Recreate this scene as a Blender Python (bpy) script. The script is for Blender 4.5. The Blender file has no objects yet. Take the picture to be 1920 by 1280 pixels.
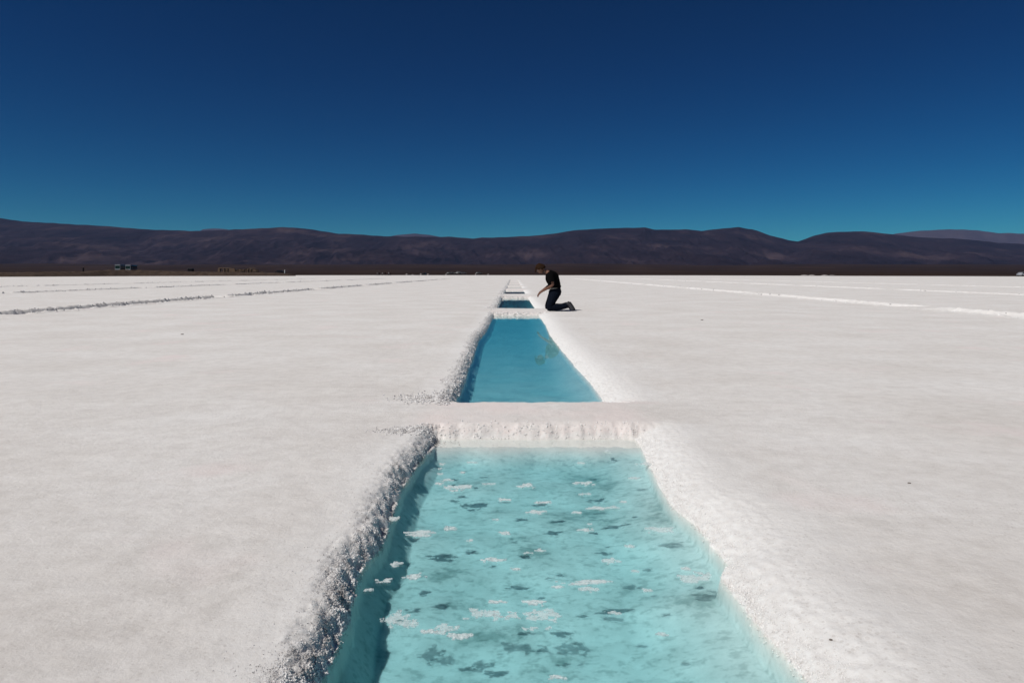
import bpy, bmesh, math, random
import numpy as np
from mathutils import Vector, Matrix

random.seed(7)
RNG = np.random.default_rng(11)
scene = bpy.context.scene
COL = scene.collection

# ------------------------------------------------------------------ camera
CAM_H = 0.95
cam_d = bpy.data.cameras.new("camera")
cam_d.sensor_width = 36.0
cam_d.lens = 24.0
cam_d.shift_y = -127.0 / 1920.0
cam_d.clip_start = 0.05
cam_d.clip_end = 60000.0
cam = bpy.data.objects.new("camera", cam_d)
COL.objects.link(cam)
cam.location = (0.0, 0.0, CAM_H)
cam.rotation_euler = (math.radians(90), 0, math.radians(0.134))
scene.camera = cam

# ------------------------------------------------------------------ light
SUN_EL = math.radians(50)
SUN_DIR = Vector((-0.83 * math.cos(SUN_EL), -0.558 * math.cos(SUN_EL), math.sin(SUN_EL)))   # towards the sun
world = bpy.data.worlds.new("World")
scene.world = world
world.use_nodes = True
wn, wl = world.node_tree.nodes, world.node_tree.links
for n in list(wn):
    wn.remove(n)
sky = wn.new("ShaderNodeTexSky")
sky.sky_type = 'NISHITA'
sky.sun_disc = False
sky.sun_elevation = SUN_EL
sky.sun_rotation = math.atan2(SUN_DIR.x, SUN_DIR.y)
sky.altitude = 3500
sky.air_density = 1.0
sky.dust_density = 0.25
sky.ozone_density = 4.0
bg = wn.new("ShaderNodeBackground")
bg.inputs["Strength"].default_value = 0.055
hs = wn.new("ShaderNodeHueSaturation")
hs.inputs["Saturation"].default_value = 1.38
wo = wn.new("ShaderNodeOutputWorld")
wl.new(sky.outputs[0], hs.inputs["Color"])
gm = wn.new("ShaderNodeGamma"); gm.inputs["Gamma"].default_value = 1.42       # high, dry, polarised desert air
tint = wn.new("ShaderNodeMix"); tint.data_type = 'RGBA'; tint.blend_type = 'MULTIPLY'
tint.inputs[0].default_value = 1.0; tint.inputs[7].default_value = (0.10, 0.395, 0.303, 1)
wl.new(hs.outputs[0], gm.inputs["Color"]); wl.new(gm.outputs[0], tint.inputs[6])
wl.new(tint.outputs[2], bg.inputs["Color"])
wl.new(bg.outputs[0], wo.inputs["Surface"])

sun_d = bpy.data.lights.new("sun", 'SUN')
sun_d.energy = 3.85
sun_d.angle = math.radians(0.53)
sun_d.color = (1.0, 0.963, 0.908)
sun = bpy.data.objects.new("sun", sun_d)
COL.objects.link(sun)
sun.rotation_euler = SUN_DIR.to_track_quat('Z', 'Y').to_euler()
sun.location = (-20, -15, 40)

scene.view_settings.view_transform = 'Standard'
scene.view_settings.look = 'None'
scene.view_settings.exposure = 0.0
scene.view_settings.gamma = 1.0
scene.view_settings.use_curve_mapping = False
scene.render.engine = 'CYCLES'
scene.cycles.max_bounces = 8
scene.cycles.transparent_max_bounces = 8
scene.cycles.use_denoising = True

# ------------------------------------------------------------------ helpers
def tag(o, label=None, cat=None, group=None, kind=None):
    if label: o["label"] = label
    if cat: o["category"] = cat
    if group: o["group"] = group
    if kind: o["kind"] = kind
    return o

def link(name, me, mat=None, parent=None, loc=None):
    o = bpy.data.objects.new(name, me)
    COL.objects.link(o)
    if mat is not None:
        for m in (mat if isinstance(mat, (list, tuple)) else [mat]):
            me.materials.append(m)
    if parent is not None:
        o.parent = parent
    if loc is not None:
        o.location = loc
    return o

def empty(name, loc, rz=0.0):
    o = bpy.data.objects.new(name, None)
    COL.objects.link(o)
    o.location = loc
    o.rotation_euler = (0, 0, rz)
    return o

def mesh_np(name, V, F, smooth=True):
    """V (n,3) floats, F (m,k) ints, one face size"""
    V = np.asarray(V, dtype=np.float32); F = np.asarray(F, dtype=np.int32)
    me = bpy.data.meshes.new(name)
    me.vertices.add(len(V)); me.vertices.foreach_set("co", V.ravel())
    k = F.shape[1]
    me.loops.add(F.size); me.loops.foreach_set("vertex_index", F.ravel())
    me.polygons.add(len(F))
    me.polygons.foreach_set("loop_start", np.arange(0, F.size, k, dtype=np.int32))
    me.polygons.foreach_set("loop_total", np.full(len(F), k, dtype=np.int32))
    me.update(calc_edges=True)
    me.polygons.foreach_set("use_smooth", np.full(len(F), bool(smooth)))
    me.validate()
    return me

def grid_faces(nr, nc):
    i = np.arange(nr - 1)[:, None] * nc + np.arange(nc - 1)[None, :]
    i = i.ravel()
    return np.stack([i, i + 1, i + nc + 1, i + nc], axis=1)

def bm_mesh(name, bm, smooth=False):
    me = bpy.data.meshes.new(name)
    bm.normal_update(); bm.to_mesh(me); bm.free()
    if smooth:
        me.polygons.foreach_set("use_smooth", np.full(len(me.polygons), True))
    return me

def add_box(bm, c, s, rot=None, bevel=0.0):
    M = Matrix.Translation(c)
    if rot is not None:
        M = M @ rot
    M = M @ Matrix.Diagonal((s[0], s[1], s[2], 1))
    r = bmesh.ops.create_cube(bm, size=1.0, matrix=M)
    if bevel:
        es = list({e for v in r["verts"] for e in v.link_edges})
        bmesh.ops.bevel(bm, geom=es, offset=bevel, segments=2, affect='EDGES', profile=0.5)

def add_cyl(bm, c, r, h, axis='Z', seg=20):
    R = {'Z': Matrix(), 'X': Matrix.Rotation(math.pi / 2, 4, 'Y'), 'Y': Matrix.Rotation(math.pi / 2, 4, 'X')}[axis]
    bmesh.ops.create_cone(bm, cap_ends=True, segments=seg, radius1=r, radius2=r, depth=h, matrix=Matrix.Translation(c) @ R)

# ---- gradient noise
_perm = np.random.default_rng(3).permutation(4096)
_ang = np.random.default_rng(4).uniform(0, 2 * np.pi, 4096)
_gx, _gy = np.cos(_ang), np.sin(_ang)
def perlin(x, y, seed=0):
    x = np.asarray(x, dtype=np.float64); y = np.asarray(y, dtype=np.float64)
    xi = np.floor(x).astype(np.int64); yi = np.floor(y).astype(np.int64)
    xf = x - xi; yf = y - yi
    u = xf * xf * xf * (xf * (xf * 6 - 15) + 10); v = yf * yf * yf * (yf * (yf * 6 - 15) + 10)
    def g(ix, iy, fx, fy):
        h = _perm[(_perm[(ix + seed * 71) & 4095] + iy) & 4095]
        return _gx[h] * fx + _gy[h] * fy
    a = g(xi, yi, xf, yf); b = g(xi + 1, yi, xf - 1, yf)
    c = g(xi, yi + 1, xf, yf - 1); d = g(xi + 1, yi + 1, xf - 1, yf - 1)
    return ((a + (b - a) * u) + ((c + (d - c) * u) - (a + (b - a) * u)) * v) * 1.5
def fbm(x, y, oct=4, seed=0, gain=0.5):
    s = 0; a = 1.0; f = 1.0
    for k in range(oct):
        s = s + a * perlin(x * f, y * f, seed + k); a *= gain; f *= 2.03
    return s
def sstep(t):
    t = np.clip(t, 0, 1)
    return t * t * (3 - 2 * t)

# ------------------------------------------------------------------ materials
def new_mat(name):
    m = bpy.data.materials.new(name)
    m.use_nodes = True
    nt = m.node_tree
    p = nt.nodes["Principled BSDF"]
    return m, nt, nt.nodes, nt.links, p

def simple_mat(name, col, rough=0.8, spec=0.3, var=0.12, scale=30.0, metal=0.0, bump=0.0):
    m, nt, N, L, p = new_mat(name)
    tc = N.new("ShaderNodeTexCoord")
    nz = N.new("ShaderNodeTexNoise"); nz.inputs["Scale"].default_value = scale; nz.inputs["Detail"].default_value = 4
    L.new(tc.outputs["Object"], nz.inputs["Vector"])
    mx = N.new("ShaderNodeMix"); mx.data_type = 'RGBA'
    mx.inputs[6].default_value = (*[c * (1 - var) for c in col], 1)
    mx.inputs[7].default_value = (*[min(1, c * (1 + var)) for c in col], 1)
    L.new(nz.outputs["Fac"], mx.inputs[0]); L.new(mx.outputs[2], p.inputs["Base Color"])
    p.inputs["Roughness"].default_value = rough
    p.inputs["Specular IOR Level"].default_value = spec
    p.inputs["Metallic"].default_value = metal
    if bump:
        b = N.new("ShaderNodeBump"); b.inputs["Strength"].default_value = bump; b.inputs["Distance"].default_value = 0.02
        L.new(nz.outputs["Fac"], b.inputs["Height"]); L.new(b.outputs[0], p.inputs["Normal"])
    return m

def salt_ground_mat():
    m, nt, N, L, p = new_mat("salt_crust")
    geo = N.new("ShaderNodeNewGeometry")
    def noise(scale, detail=5, rough=0.6, sx=1, sy=1):
        mp = N.new("ShaderNodeMapping"); mp.inputs["Scale"].default_value = (sx, sy, 1)
        L.new(geo.outputs["Position"], mp.inputs["Vector"])
        n = N.new("ShaderNodeTexNoise"); n.inputs["Scale"].default_value = scale
        n.inputs["Detail"].default_value = detail; n.inputs["Roughness"].default_value = rough
        L.new(mp.outputs[0], n.inputs["Vector"]); return n
    def ramp(src, stops):
        r = N.new("ShaderNodeValToRGB")
        el = r.color_ramp.elements
        while len(el) < len(stops): el.new(0.5)
        for e, (pos, c) in zip(el, stops):
            e.position = pos; e.color = (*c, 1)
        L.new(src, r.inputs[0]); return r.outputs[0]
    def mix(f, a, b, mode='MIX', fac=None):
        x = N.new("ShaderNodeMix"); x.data_type = 'RGBA'; x.blend_type = mode
        if f is None: x.inputs[0].default_value = fac
        else: L.new(f, x.inputs[0])
        for s, v in ((6, a), (7, b)):
            if isinstance(v, tuple): x.inputs[s].default_value = (*v, 1)
            else: L.new(v, x.inputs[s])
        return x.outputs[2]
    big = noise(0.8, 7, 0.62)
    base = ramp(big.outputs["Fac"], [(0.30, (0.650, 0.612, 0.578)), (0.50, (0.712, 0.680, 0.650)), (0.70, (0.775, 0.752, 0.730))])
    fine = noise(9.0, 8, 0.7)
    g = ramp(fine.outputs["Fac"], [(0.32, (0.84, 0.83, 0.82)), (0.58, (1, 1, 1))])
    c = mix(None, base, g, 'MULTIPLY', 0.85)
    # streaks the drying brine left across the flat
    st = noise(2.2, 4, 0.55, 0.35, 2.2)
    sg = ramp(st.outputs["Fac"], [(0.30, (0.93, 0.93, 0.93)), (0.62, (1.0, 1.0, 1.0))])
    c = mix(None, c, sg, 'MULTIPLY', 0.45)
    # pink patches of algae-stained salt
    pk = noise(1.1, 3, 0.5)
    pf = ramp(pk.outputs["Fac"], [(0.60, (0, 0, 0)), (0.74, (0.6, 0.6, 0.6))])
    c = mix(pf, c, (0.74, 0.635, 0.615))
    # clean new crystals along the rims
    at = N.new("ShaderNodeAttribute"); at.attribute_name = "rim"
    rn = noise(26.0, 6, 0.7)
    rc = ramp(rn.outputs["Fac"], [(0.35, (0.72, 0.70, 0.68)), (0.6, (0.80, 0.79, 0.775))])
    c = mix(at.outputs["Fac"], c, rc)
    ab = N.new("ShaderNodeAttribute"); ab.attribute_name = "bank"
    c = mix(ab.outputs["Fac"], c, (0.735, 0.645, 0.615))
    # grit: small dark specks
    vo = N.new("ShaderNodeTexVoronoi"); vo.inputs["Scale"].default_value = 14.0
    L.new(geo.outputs["Position"], vo.inputs["Vector"])
    sizen = noise(3.1, 2)
    th = N.new("ShaderNodeMath"); th.operation = 'MULTIPLY_ADD'
    th.inputs[1].default_value = 0.16; th.inputs[2].default_value = -0.045
    L.new(sizen.outputs["Fac"], th.inputs[0])
    lt = N.new("ShaderNodeMath"); lt.operation = 'LESS_THAN'
    L.new(vo.outputs["Distance"], lt.inputs[0]); L.new(th.outputs[0], lt.inputs[1])
    m2 = N.new("ShaderNodeMath"); m2.operation = 'MULTIPLY'; m2.inputs[1].default_value = 0.38
    L.new(lt.outputs[0], m2.inputs[0])
    c = mix(m2.outputs[0], c, (0.28, 0.24, 0.21))
    vo2 = N.new("ShaderNodeTexVoronoi"); vo2.inputs["Scale"].default_value = 48.0
    L.new(geo.outputs["Position"], vo2.inputs["Vector"])
    sz2 = noise(1.7, 4)
    th2 = N.new("ShaderNodeMath"); th2.operation = 'MULTIPLY_ADD'; th2.inputs[1].default_value = 0.75; th2.inputs[2].default_value = -0.20
    L.new(sz2.outputs["Fac"], th2.inputs[0])
    lt2 = N.new("ShaderNodeMath"); lt2.operation = 'LESS_THAN'
    L.new(vo2.outputs["Distance"], lt2.inputs[0]); L.new(th2.outputs[0], lt2.inputs[1])
    m3 = N.new("ShaderNodeMath"); m3.operation = 'MULTIPLY'; m3.inputs[1].default_value = 0.28
    L.new(lt2.outputs[0], m3.inputs[0])
    c = mix(m3.outputs[0], c, (0.44, 0.40, 0.37))
    # sediment on the pool floor
    fl = N.new("ShaderNodeAttribute"); fl.attribute_name = "pool_floor"
    fn = noise(3.6, 8, 0.66, 0.9, 1.1)
    fc = ramp(fn.outputs["Fac"], [(0.36, (0.36, 0.41, 0.40)), (0.43, (0.62, 0.63, 0.62)), (0.60, (0.78, 0.78, 0.77))])
    fn2 = noise(30.0, 6, 0.7, 0.8, 1.1)
    fg = ramp(fn2.outputs["Fac"], [(0.38, (0.58, 0.62, 0.62)), (0.50, (1, 1, 1))])
    fc = mix(None, fc, fg, 'MULTIPLY', 0.7)
    c = mix(fl.outputs["Fac"], c, fc)
    md = N.new("ShaderNodeAttribute"); md.attribute_name = "mud"
    c = mix(md.outputs["Fac"], c, (0.52, 0.58, 0.64))
    L.new(c, p.inputs["Base Color"])
    inv = N.new("ShaderNodeMapRange"); inv.inputs[3].default_value = 0.6; inv.inputs[4].default_value = 0.7
    L.new(fl.outputs["Fac"], inv.inputs[0])
    L.new(inv.outputs[0], p.inputs["Subsurface Weight"])        # dry salt lets light through
    p.inputs["Subsurface Radius"].default_value = (1.0, 0.97, 0.94)
    p.inputs["Subsurface Scale"].default_value = 0.045
    p.inputs["Roughness"].default_value = 0.88
    p.inputs["Specular IOR Level"].default_value = 0.25
    b1 = N.new("ShaderNodeBump"); b1.inputs["Strength"].default_value = 0.55; b1.inputs["Distance"].default_value = 0.012
    bn = noise(38.0, 7, 0.72)
    L.new(bn.outputs["Fac"], b1.inputs["Height"])
    b2 = N.new("ShaderNodeBump"); b2.inputs["Strength"].default_value = 0.12; b2.inputs["Distance"].default_value = 0.03
    L.new(st.outputs["Fac"], b2.inputs["Height"]); L.new(b1.outputs[0], b2.inputs["Normal"])
    L.new(b2.outputs[0], p.inputs["Normal"])
    for b, a in ((b1, 0.55), (b2, 0.12)):
        r = N.new("ShaderNodeMapRange"); r.inputs[3].default_value = a; r.inputs[4].default_value = a * 0.15
        L.new(fl.outputs["Fac"], r.inputs[0]); L.new(r.outputs[0], b.inputs["Strength"])
    return m

def water_mat():
    m = bpy.data.materials.new("pool_water"); m.use_nodes = True
    N, L = m.node_tree.nodes, m.node_tree.links
    for n in list(N): N.remove(n)
    out = N.new("ShaderNodeOutputMaterial")
    tr = N.new("ShaderNodeBsdfTransparent"); tr.inputs[0].default_value = (1, 1, 1, 1)
    gl = N.new("ShaderNodeBsdfGlossy"); gl.inputs["Roughness"].default_value = 0.02
    fr = N.new("ShaderNodeFresnel"); geo = N.new("ShaderNodeNewGeometry")
    ior = N.new("ShaderNodeMapRange"); ior.inputs[3].default_value = 1.45; ior.inputs[4].default_value = 1.22    # from below, only flat rays are turned back
    L.new(geo.outputs["Backfacing"], ior.inputs[0]); L.new(ior.outputs[0], fr.inputs["IOR"])
    mp = N.new("ShaderNodeMapping"); mp.inputs["Scale"].default_value = (0.7, 1.0, 1)
    nz = N.new("ShaderNodeTexNoise"); nz.inputs["Scale"].default_value = 9.0; nz.inputs["Detail"].default_value = 3
    L.new(geo.outputs["Position"], mp.inputs[0]); L.new(mp.outputs[0], nz.inputs["Vector"])
    bp = N.new("ShaderNodeBump"); bp.inputs["Strength"].default_value = 0.016; bp.inputs["Distance"].default_value = 0.01
    L.new(nz.outputs["Fac"], bp.inputs["Height"])
    L.new(bp.outputs[0], gl.inputs["Normal"])
    mx = N.new("ShaderNodeMixShader")
    L.new(fr.outputs[0], mx.inputs[0]); L.new(tr.outputs[0], mx.inputs[1]); L.new(gl.outputs[0], mx.inputs[2])
    L.new(mx.outputs[0], out.inputs["Surface"])
    va = N.new("ShaderNodeVolumeAbsorption")
    va.inputs["Color"].default_value = (0.0, 0.735, 0.80, 1); va.inputs["Density"].default_value = 2.1
    L.new(va.outputs[0], out.inputs["Volume"])
    return m

def flake_mat(name, alpha):
    m, nt, N, L, p = new_mat(name)
    p.inputs["Base Color"].default_value = (0.74, 0.80, 0.80, 1)
    p.inputs["Roughness"].default_value = 0.6
    geo = N.new("ShaderNodeNewGeometry")
    nz = N.new("ShaderNodeTexNoise"); nz.inputs["Scale"].default_value = 120; nz.inputs["Detail"].default_value = 4
    L.new(geo.outputs["Position"], nz.inputs["Vector"])
    mr = N.new("ShaderNodeMapRange"); mr.inputs[1].default_value = 0.35; mr.inputs[2].default_value = 0.62
    mr.inputs[3].default_value = alpha * 0.7; mr.inputs[4].default_value = alpha
    L.new(nz.outputs["Fac"], mr.inputs[0]); L.new(mr.outputs[0], p.inputs["Alpha"])
    return m

def hill_mat(name, c1, c2, c3, scale=0.0016):
    m, nt, N, L, p = new_mat(name)
    geo = N.new("ShaderNodeNewGeometry")
    mp = N.new("ShaderNodeMapping"); mp.inputs["Scale"].default_value = (1, 0.45, 3.0)
    L.new(geo.outputs["Position"], mp.inputs[0])
    nz = N.new("ShaderNodeTexNoise"); nz.inputs["Scale"].default_value = scale; nz.inputs["Detail"].default_value = 9
    nz.inputs["Roughness"].default_value = 0.68
    L.new(mp.outputs[0], nz.inputs["Vector"])
    r = N.new("ShaderNodeValToRGB"); el = r.color_ramp.elements; el.new(0.5)
    for e, (pos, c) in zip(el, ((0.34, c1), (0.53, c2), (0.70, c3))):
        e.position = pos; e.color = (*c, 1)
    L.new(nz.outputs["Fac"], r.inputs[0]); L.new(r.outputs[0], p.inputs["Base Color"])
    p.inputs["Roughness"].default_value = 0.95; p.inputs["Specular IOR Level"].default_value = 0.05
    return m

M_SALT = salt_ground_mat()
M_WATER = water_mat()
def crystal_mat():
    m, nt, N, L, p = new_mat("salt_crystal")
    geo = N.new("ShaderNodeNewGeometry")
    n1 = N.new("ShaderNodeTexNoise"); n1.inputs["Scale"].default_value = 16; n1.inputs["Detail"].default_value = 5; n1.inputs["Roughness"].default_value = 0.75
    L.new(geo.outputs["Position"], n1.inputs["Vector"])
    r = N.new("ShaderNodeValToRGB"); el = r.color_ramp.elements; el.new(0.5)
    for e, (pos, c) in zip(el, ((0.36, (0.26, 0.24, 0.235)), (0.48, (0.56, 0.54, 0.53)), (0.57, (0.78, 0.765, 0.755)))):  # grey to white patches by noise
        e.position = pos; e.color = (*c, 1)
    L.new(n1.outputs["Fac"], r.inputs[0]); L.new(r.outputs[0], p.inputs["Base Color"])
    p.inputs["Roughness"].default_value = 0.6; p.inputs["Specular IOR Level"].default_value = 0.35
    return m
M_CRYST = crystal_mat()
M_CRYST_PALE = simple_mat("pale_salt_crystal", (0.75, 0.73, 0.71), 0.6, 0.35, 0.10, 40)  # evenly pale crystals for the right and far rims
M_DIRTY_SALT = simple_mat("dirty_salt", (0.22, 0.20, 0.19), 0.9, 0.2, 0.2, 2)
M_FLAKE = flake_mat("salt_flake_thick", 0.64)
M_FLAKE_THIN = flake_mat("salt_flake_thin", 0.42)
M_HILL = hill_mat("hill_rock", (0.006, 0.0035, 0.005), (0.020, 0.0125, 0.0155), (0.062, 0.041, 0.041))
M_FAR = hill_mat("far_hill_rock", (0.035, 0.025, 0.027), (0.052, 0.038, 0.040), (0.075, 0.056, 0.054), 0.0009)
M_PLAIN = hill_mat("scrub_plain", (0.018, 0.011, 0.008), (0.030, 0.018, 0.013), (0.052, 0.033, 0.023), 0.006)
M_DIRT = simple_mat("brown_dirt", (0.062, 0.043, 0.032), 0.95, 0.1, 0.8, 0.55, bump=0.6)
M_ADOBE = simple_mat("adobe", (0.14, 0.095, 0.066), 0.95, 0.1, 0.4, 1.2, bump=0.6)
M_WHITE = simple_mat("white_paint", (0.72, 0.72, 0.73), 0.4, 0.5, 0.05, 4)
M_DARKGLASS = simple_mat("dark_glass", (0.012, 0.014, 0.017), 0.12, 0.5, 0.05, 4)
M_TYRE = simple_mat("tyre_rubber", (0.012, 0.012, 0.012), 0.85, 0.2, 0.1, 20)
M_BUSFRONT = simple_mat("bus_front_paint", (0.26, 0.27, 0.30), 0.4, 0.5, 0.05, 4)
M_GREYCAR = simple_mat("grey_car_paint", (0.09, 0.09, 0.10), 0.3, 0.5, 0.05, 4)
M_DARKCAR = simple_mat("dark_car_paint", (0.012, 0.011, 0.012), 0.8, 0.1, 0.05, 4)
M_PALECAR = simple_mat("pale_car_paint", (0.08, 0.08, 0.08), 0.35, 0.5, 0.05, 4)
M_CHROME = simple_mat("lamp_glass", (0.5, 0.5, 0.5), 0.2, 0.6, 0.05, 4)
M_SKIN = simple_mat("skin", (0.15, 0.068, 0.043), 0.55, 0.35, 0.10, 18)
M_HAIR = simple_mat("brown_hair", (0.026, 0.013, 0.007), 0.9, 0.06, 0.6, 60, bump=0.5)
M_SHIRT = simple_mat("black_cotton", (0.0035, 0.0033, 0.0035), 0.95, 0.04, 0.25, 60, bump=0.3)
M_JEANS = simple_mat("dark_denim", (0.005, 0.007, 0.013), 0.95, 0.04, 0.4, 50, bump=0.3)
M_BELT = simple_mat("grey_webbing", (0.20, 0.19, 0.17), 0.8, 0.2, 0.25, 60)
M_SHOE = simple_mat("grey_shoe_mesh", (0.060, 0.058, 0.066), 0.8, 0.2, 0.3, 70)
M_SOLE = simple_mat("dark_shoe_sole", (0.022, 0.022, 0.024), 0.8, 0.2, 0.2, 40)
M_METAL = simple_mat("buckle_metal", (0.5, 0.5, 0.48), 0.3, 0.5, 0.05, 30, metal=0.9)
M_EYE = simple_mat("eye", (0.35, 0.33, 0.32), 0.2, 0.5, 0.6, 90)
M_STONE = simple_mat("dark_pebble", (0.17, 0.145, 0.125), 0.9, 0.2, 0.4, 40, bump=0.5)

# ------------------------------------------------------------------ the salt flat with its pools
WATER_Z = -0.080
FLOOR_Z = -0.228
# start, end along the row (water line)
POOLS = [(-8.0, 4.27), (5.14, 16.75), (18.85, 28.4), (32.3, 40.8), (45.6, 52.3), (57.0, 64.0), (69.0, 77.0), (83.0, 91.0), (97.0, 106.0)]
_LD = np.array([-9, 1.0, 1.73, 1.81, 1.97, 2.165, 2.4, 2.58, 2.76, 3.27, 3.77, 4.05, 5.0, 5.7, 6.5, 7.3, 8.7, 10.8, 12.1, 14.7, 16.5, 18.8, 28.3, 32, 120])
_LX = np.array([-.485, -.485, -.485, -.481, -.488, -.514, -.526, -.494, -.506, -.535, -.510, -.470, -.470, -.470, -.467, -.487, -.505, -.545, -.492, -.49, -.49, -.465, -.49, -.47, -.47])
_RD = np.array([-9, 1.0, 1.73, 1.83, 1.95, 2.13, 2.31, 2.42, 2.63, 2.81, 3.0, 3.21, 3.52, 4.05, 5.5, 6.4, 7.4, 9.1, 11.4, 13.7, 16.3, 18.8, 28.3, 32, 120])
_RX = np.array([.745, .745, .744, .735, .7165, .712, .701, .760, .755, .742, .703, .704, .722, .758, .727, .726, .69, .645, .61, .64, .62, .63, .60, .60, .59])
# other rows, far to either side: x centre, first start, length, gap
ROWS = [(-11.9, 2.0, 12.3, 1.6), (-24.4, 7.0, 11.5, 2.0), (-36.5, 3.0, 10.5, 2.2), (11.4, 5.5, 13.0, 1.3), (22.8, 1.5, 12.0, 1.9), (35.0, 4.0, 12.0, 2.0)]

def billow(x, y, seed):
    return np.abs(perlin(x, y, seed)) * 1.6

def ground_height(x, y):
    """returns z, rim, bank, floor"""
    x = np.asarray(x, float); y = np.asarray(y, float)
    z = np.zeros_like(x); rim = np.zeros_like(x); bank = np.zeros_like(x); flo = np.zeros_like(x)
    near = (np.abs(x) < 14) & (y < 70) & (y > -12)
    z[near] += 0.006 * fbm(x[near] * 0.9, y[near] * 0.9, 4, 5) + 0.0016 * perlin(x[near] * 14, y[near] * 14, 9)
    # --- the middle row
    sel = np.where((np.abs(x - 0.12) < 1.75) & (y > -9) & (y < 108))[0]
    X, Y = x[sel], y[sel]
    sc = np.clip(Y / 3.0, 0.6, 4.0)                           # coarser crust wobble far away where only that can show
    nl = 0.020 * perlin(Y * 3.1, X * 0 + 3.3, 1) + 0.016 * perlin(Y * 9.0, X * 4 + 8.8, 2) + 0.013 * perlin(Y * 25.0, X * 34, 3)
    nr = 0.007 * perlin(Y * 2.9, X * 0 + 13.3, 11) + 0.009 * perlin(Y * 8.0, X * 4 + 8.8, 12) + 0.012 * perlin(Y * 23.0, X * 34, 13)
    nf = 0.022 * perlin(X * 4.0, Y * 0 + 1.3, 21) + 0.016 * perlin(X * 13.0, Y * 6, 22) + 0.008 * perlin(X * 34, Y * 34, 23)
    dl = X - (np.interp(Y, _LD, _LX) + nl)
    dr = (np.interp(Y, _RD, _RX) + nr) - X
    zz = z[sel].copy(); rr = np.zeros_like(X); bb = np.zeros_like(X); ff = np.zeros_like(X)
    lum = 0.022 * billow(X * 17, Y * 17, 31) + 0.014 * billow(X * 39, Y * 39, 32) + 0.008 * billow(X * 80, Y * 80, 33)
    for (a, b) in POOLS:
        k = np.where((Y > a - 1.2) & (Y < b + 1.2))[0]
        if not len(k): continue
        Xk, Yk = X[k], Y[k]
        df = b + nf[k] - Yk; dn = Yk - (a + nf[k])
        D = np.stack([dl[k], dr[k], df, dn])
        W = np.array([0.135, 0.34, 0.13, 0.10])[:, None]
        # outside distance in units of the rim's width; corners rounded
        o = np.clip(-D / W, 0, None)
        out = np.sqrt((o ** 2).sum(0))
        s = D.min(0)
        inside = s > 0
        side = D.argmin(0)
        # rim outside the water line: 0 at water, 1 at the flat
        t = np.clip(out, 0, 1)
        wl = o[0] ** 2; wr = o[1] ** 2; wf = o[2] ** 2; wn_ = o[3] ** 2
        tot = wl + wr + wf + wn_ + 1e-9
        wl, wr, wf, wn_ = wl / tot, wr / tot, wf / tot, wn_ / tot
        steepL = 1 - (1 - t) ** 3.0
        gentle = 1 - (1 - t) ** 2.8
        steepF = 1 - (1 - t) ** 2.6
        prof = steepL * wl + gentle * wr + steepF * (wf + wn_)
        zo = WATER_Z + (0.0 - WATER_Z) * prof
        env = (np.sin(np.pi * np.clip(t * 0.86 + 0.14, 0, 1)))
        lmod = 0.55 + 0.75 * np.clip(0.5 + 0.9 * perlin(Yk * 1.6, Yk * 0 + 4.4, 34), 0, 1)
        amp = (0.35 * lmod * wl + 0.11 * wr + (0.24 if b < 6 else 0.6) * wf + 0.3 * wn_)
        zo = zo + (lum[k] - 0.024) * amp * env
        # inside: wall then floor
        Ds = np.stack([Xk - np.interp(Yk, _LD, _LX), np.interp(Yk, _RD, _RX) - Xk, b + 0.022 * perlin(Xk * 4.0, Xk * 0 + 1.3, 21) - Yk, dn])
        ss = np.where(s > 0, s + (Ds.min(0) - s) * np.clip(s / 0.03, 0, 1), s)
        kk_ = np.clip(D / 0.010, 0, 1)
        S4 = np.where(D > 0, D + (Ds - D) * kk_, D)
        shelf = np.interp(b, [4, 17, 30], [0.14, 0.36, 0.5]) * (1 + 0.35 * perlin(Xk * 5, Xk * 0 + b, 46))
        fL = 0.35 * np.clip(S4[0] / 0.012, 0, 1) + 0.65 * np.clip(S4[0] / 0.085, 0, 1)
        fR = 0.58 * sstep(np.clip(S4[1] / 0.022, 0, 1)) + 0.42 * sstep(np.clip((S4[1] - 0.02) / 0.34, 0, 1))
        fF = 0.10 * np.clip(S4[2] / 0.03, 0, 1) + 0.90 * sstep(np.clip((S4[2] - shelf) / 0.24, 0, 1))
        fN = sstep(np.clip(S4[3] / 0.06, 0, 1))
        ti = np.minimum(np.minimum(fL, fR), np.minimum(fF, fN))
        fz = np.interp(Yk, [1.6, 2.3, 3.0, 4.2, 5.2, 20], [FLOOR_Z, FLOOR_Z + 0.02, FLOOR_Z + 0.04, FLOOR_Z + 0.06, FLOOR_Z + 0.055, FLOOR_Z + 0.05]) + 0.010 * fbm(Xk * 2.3, Yk * 2.3, 3, 41)
        zi = WATER_Z + (fz - WATER_Z) * ti
        cur = np.where(inside, zi, zo)
        m = (out < 1.0) | inside
        kk = k[m]
        blend = np.where(inside[m], 1.0, sstep((1 - t[m]) * 4))
        zz[kk] = zz[kk] * (1 - blend) + cur[m] * blend
        wide = np.clip(1.25 - np.sqrt(((np.clip(-D / np.array([0.30, 0.42, 0.12, 0.10])[:, None], 0, None)) ** 2).sum(0)), 0, 1)
        rr[k] = np.maximum(rr[k], np.where(inside, 0.4, wide * (0.7 * wl + 0.85 * wr + 0.35 * wf + 0.2 * wn_)))
        ff[kk] = np.maximum(ff[kk], np.where(inside[m], sstep(ti[m] * 1.3), 0))
        bk = np.where((df < -0.02) & (df > -1.0), 1.0, 0) * sstep((Xk + 0.75) / 0.3) * sstep((1.0 - Xk) / 0.3)
        bb[k] = np.maximum(bb[k], bk * (0.25 + 0.5 * (0.5 + fbm(Xk * 2.2, Yk * 3, 3, 51))))
    z[sel] = zz; rim[sel] = rr; bank[sel] = np.clip(bb, 0, 0.75); flo[sel] = ff
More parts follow.
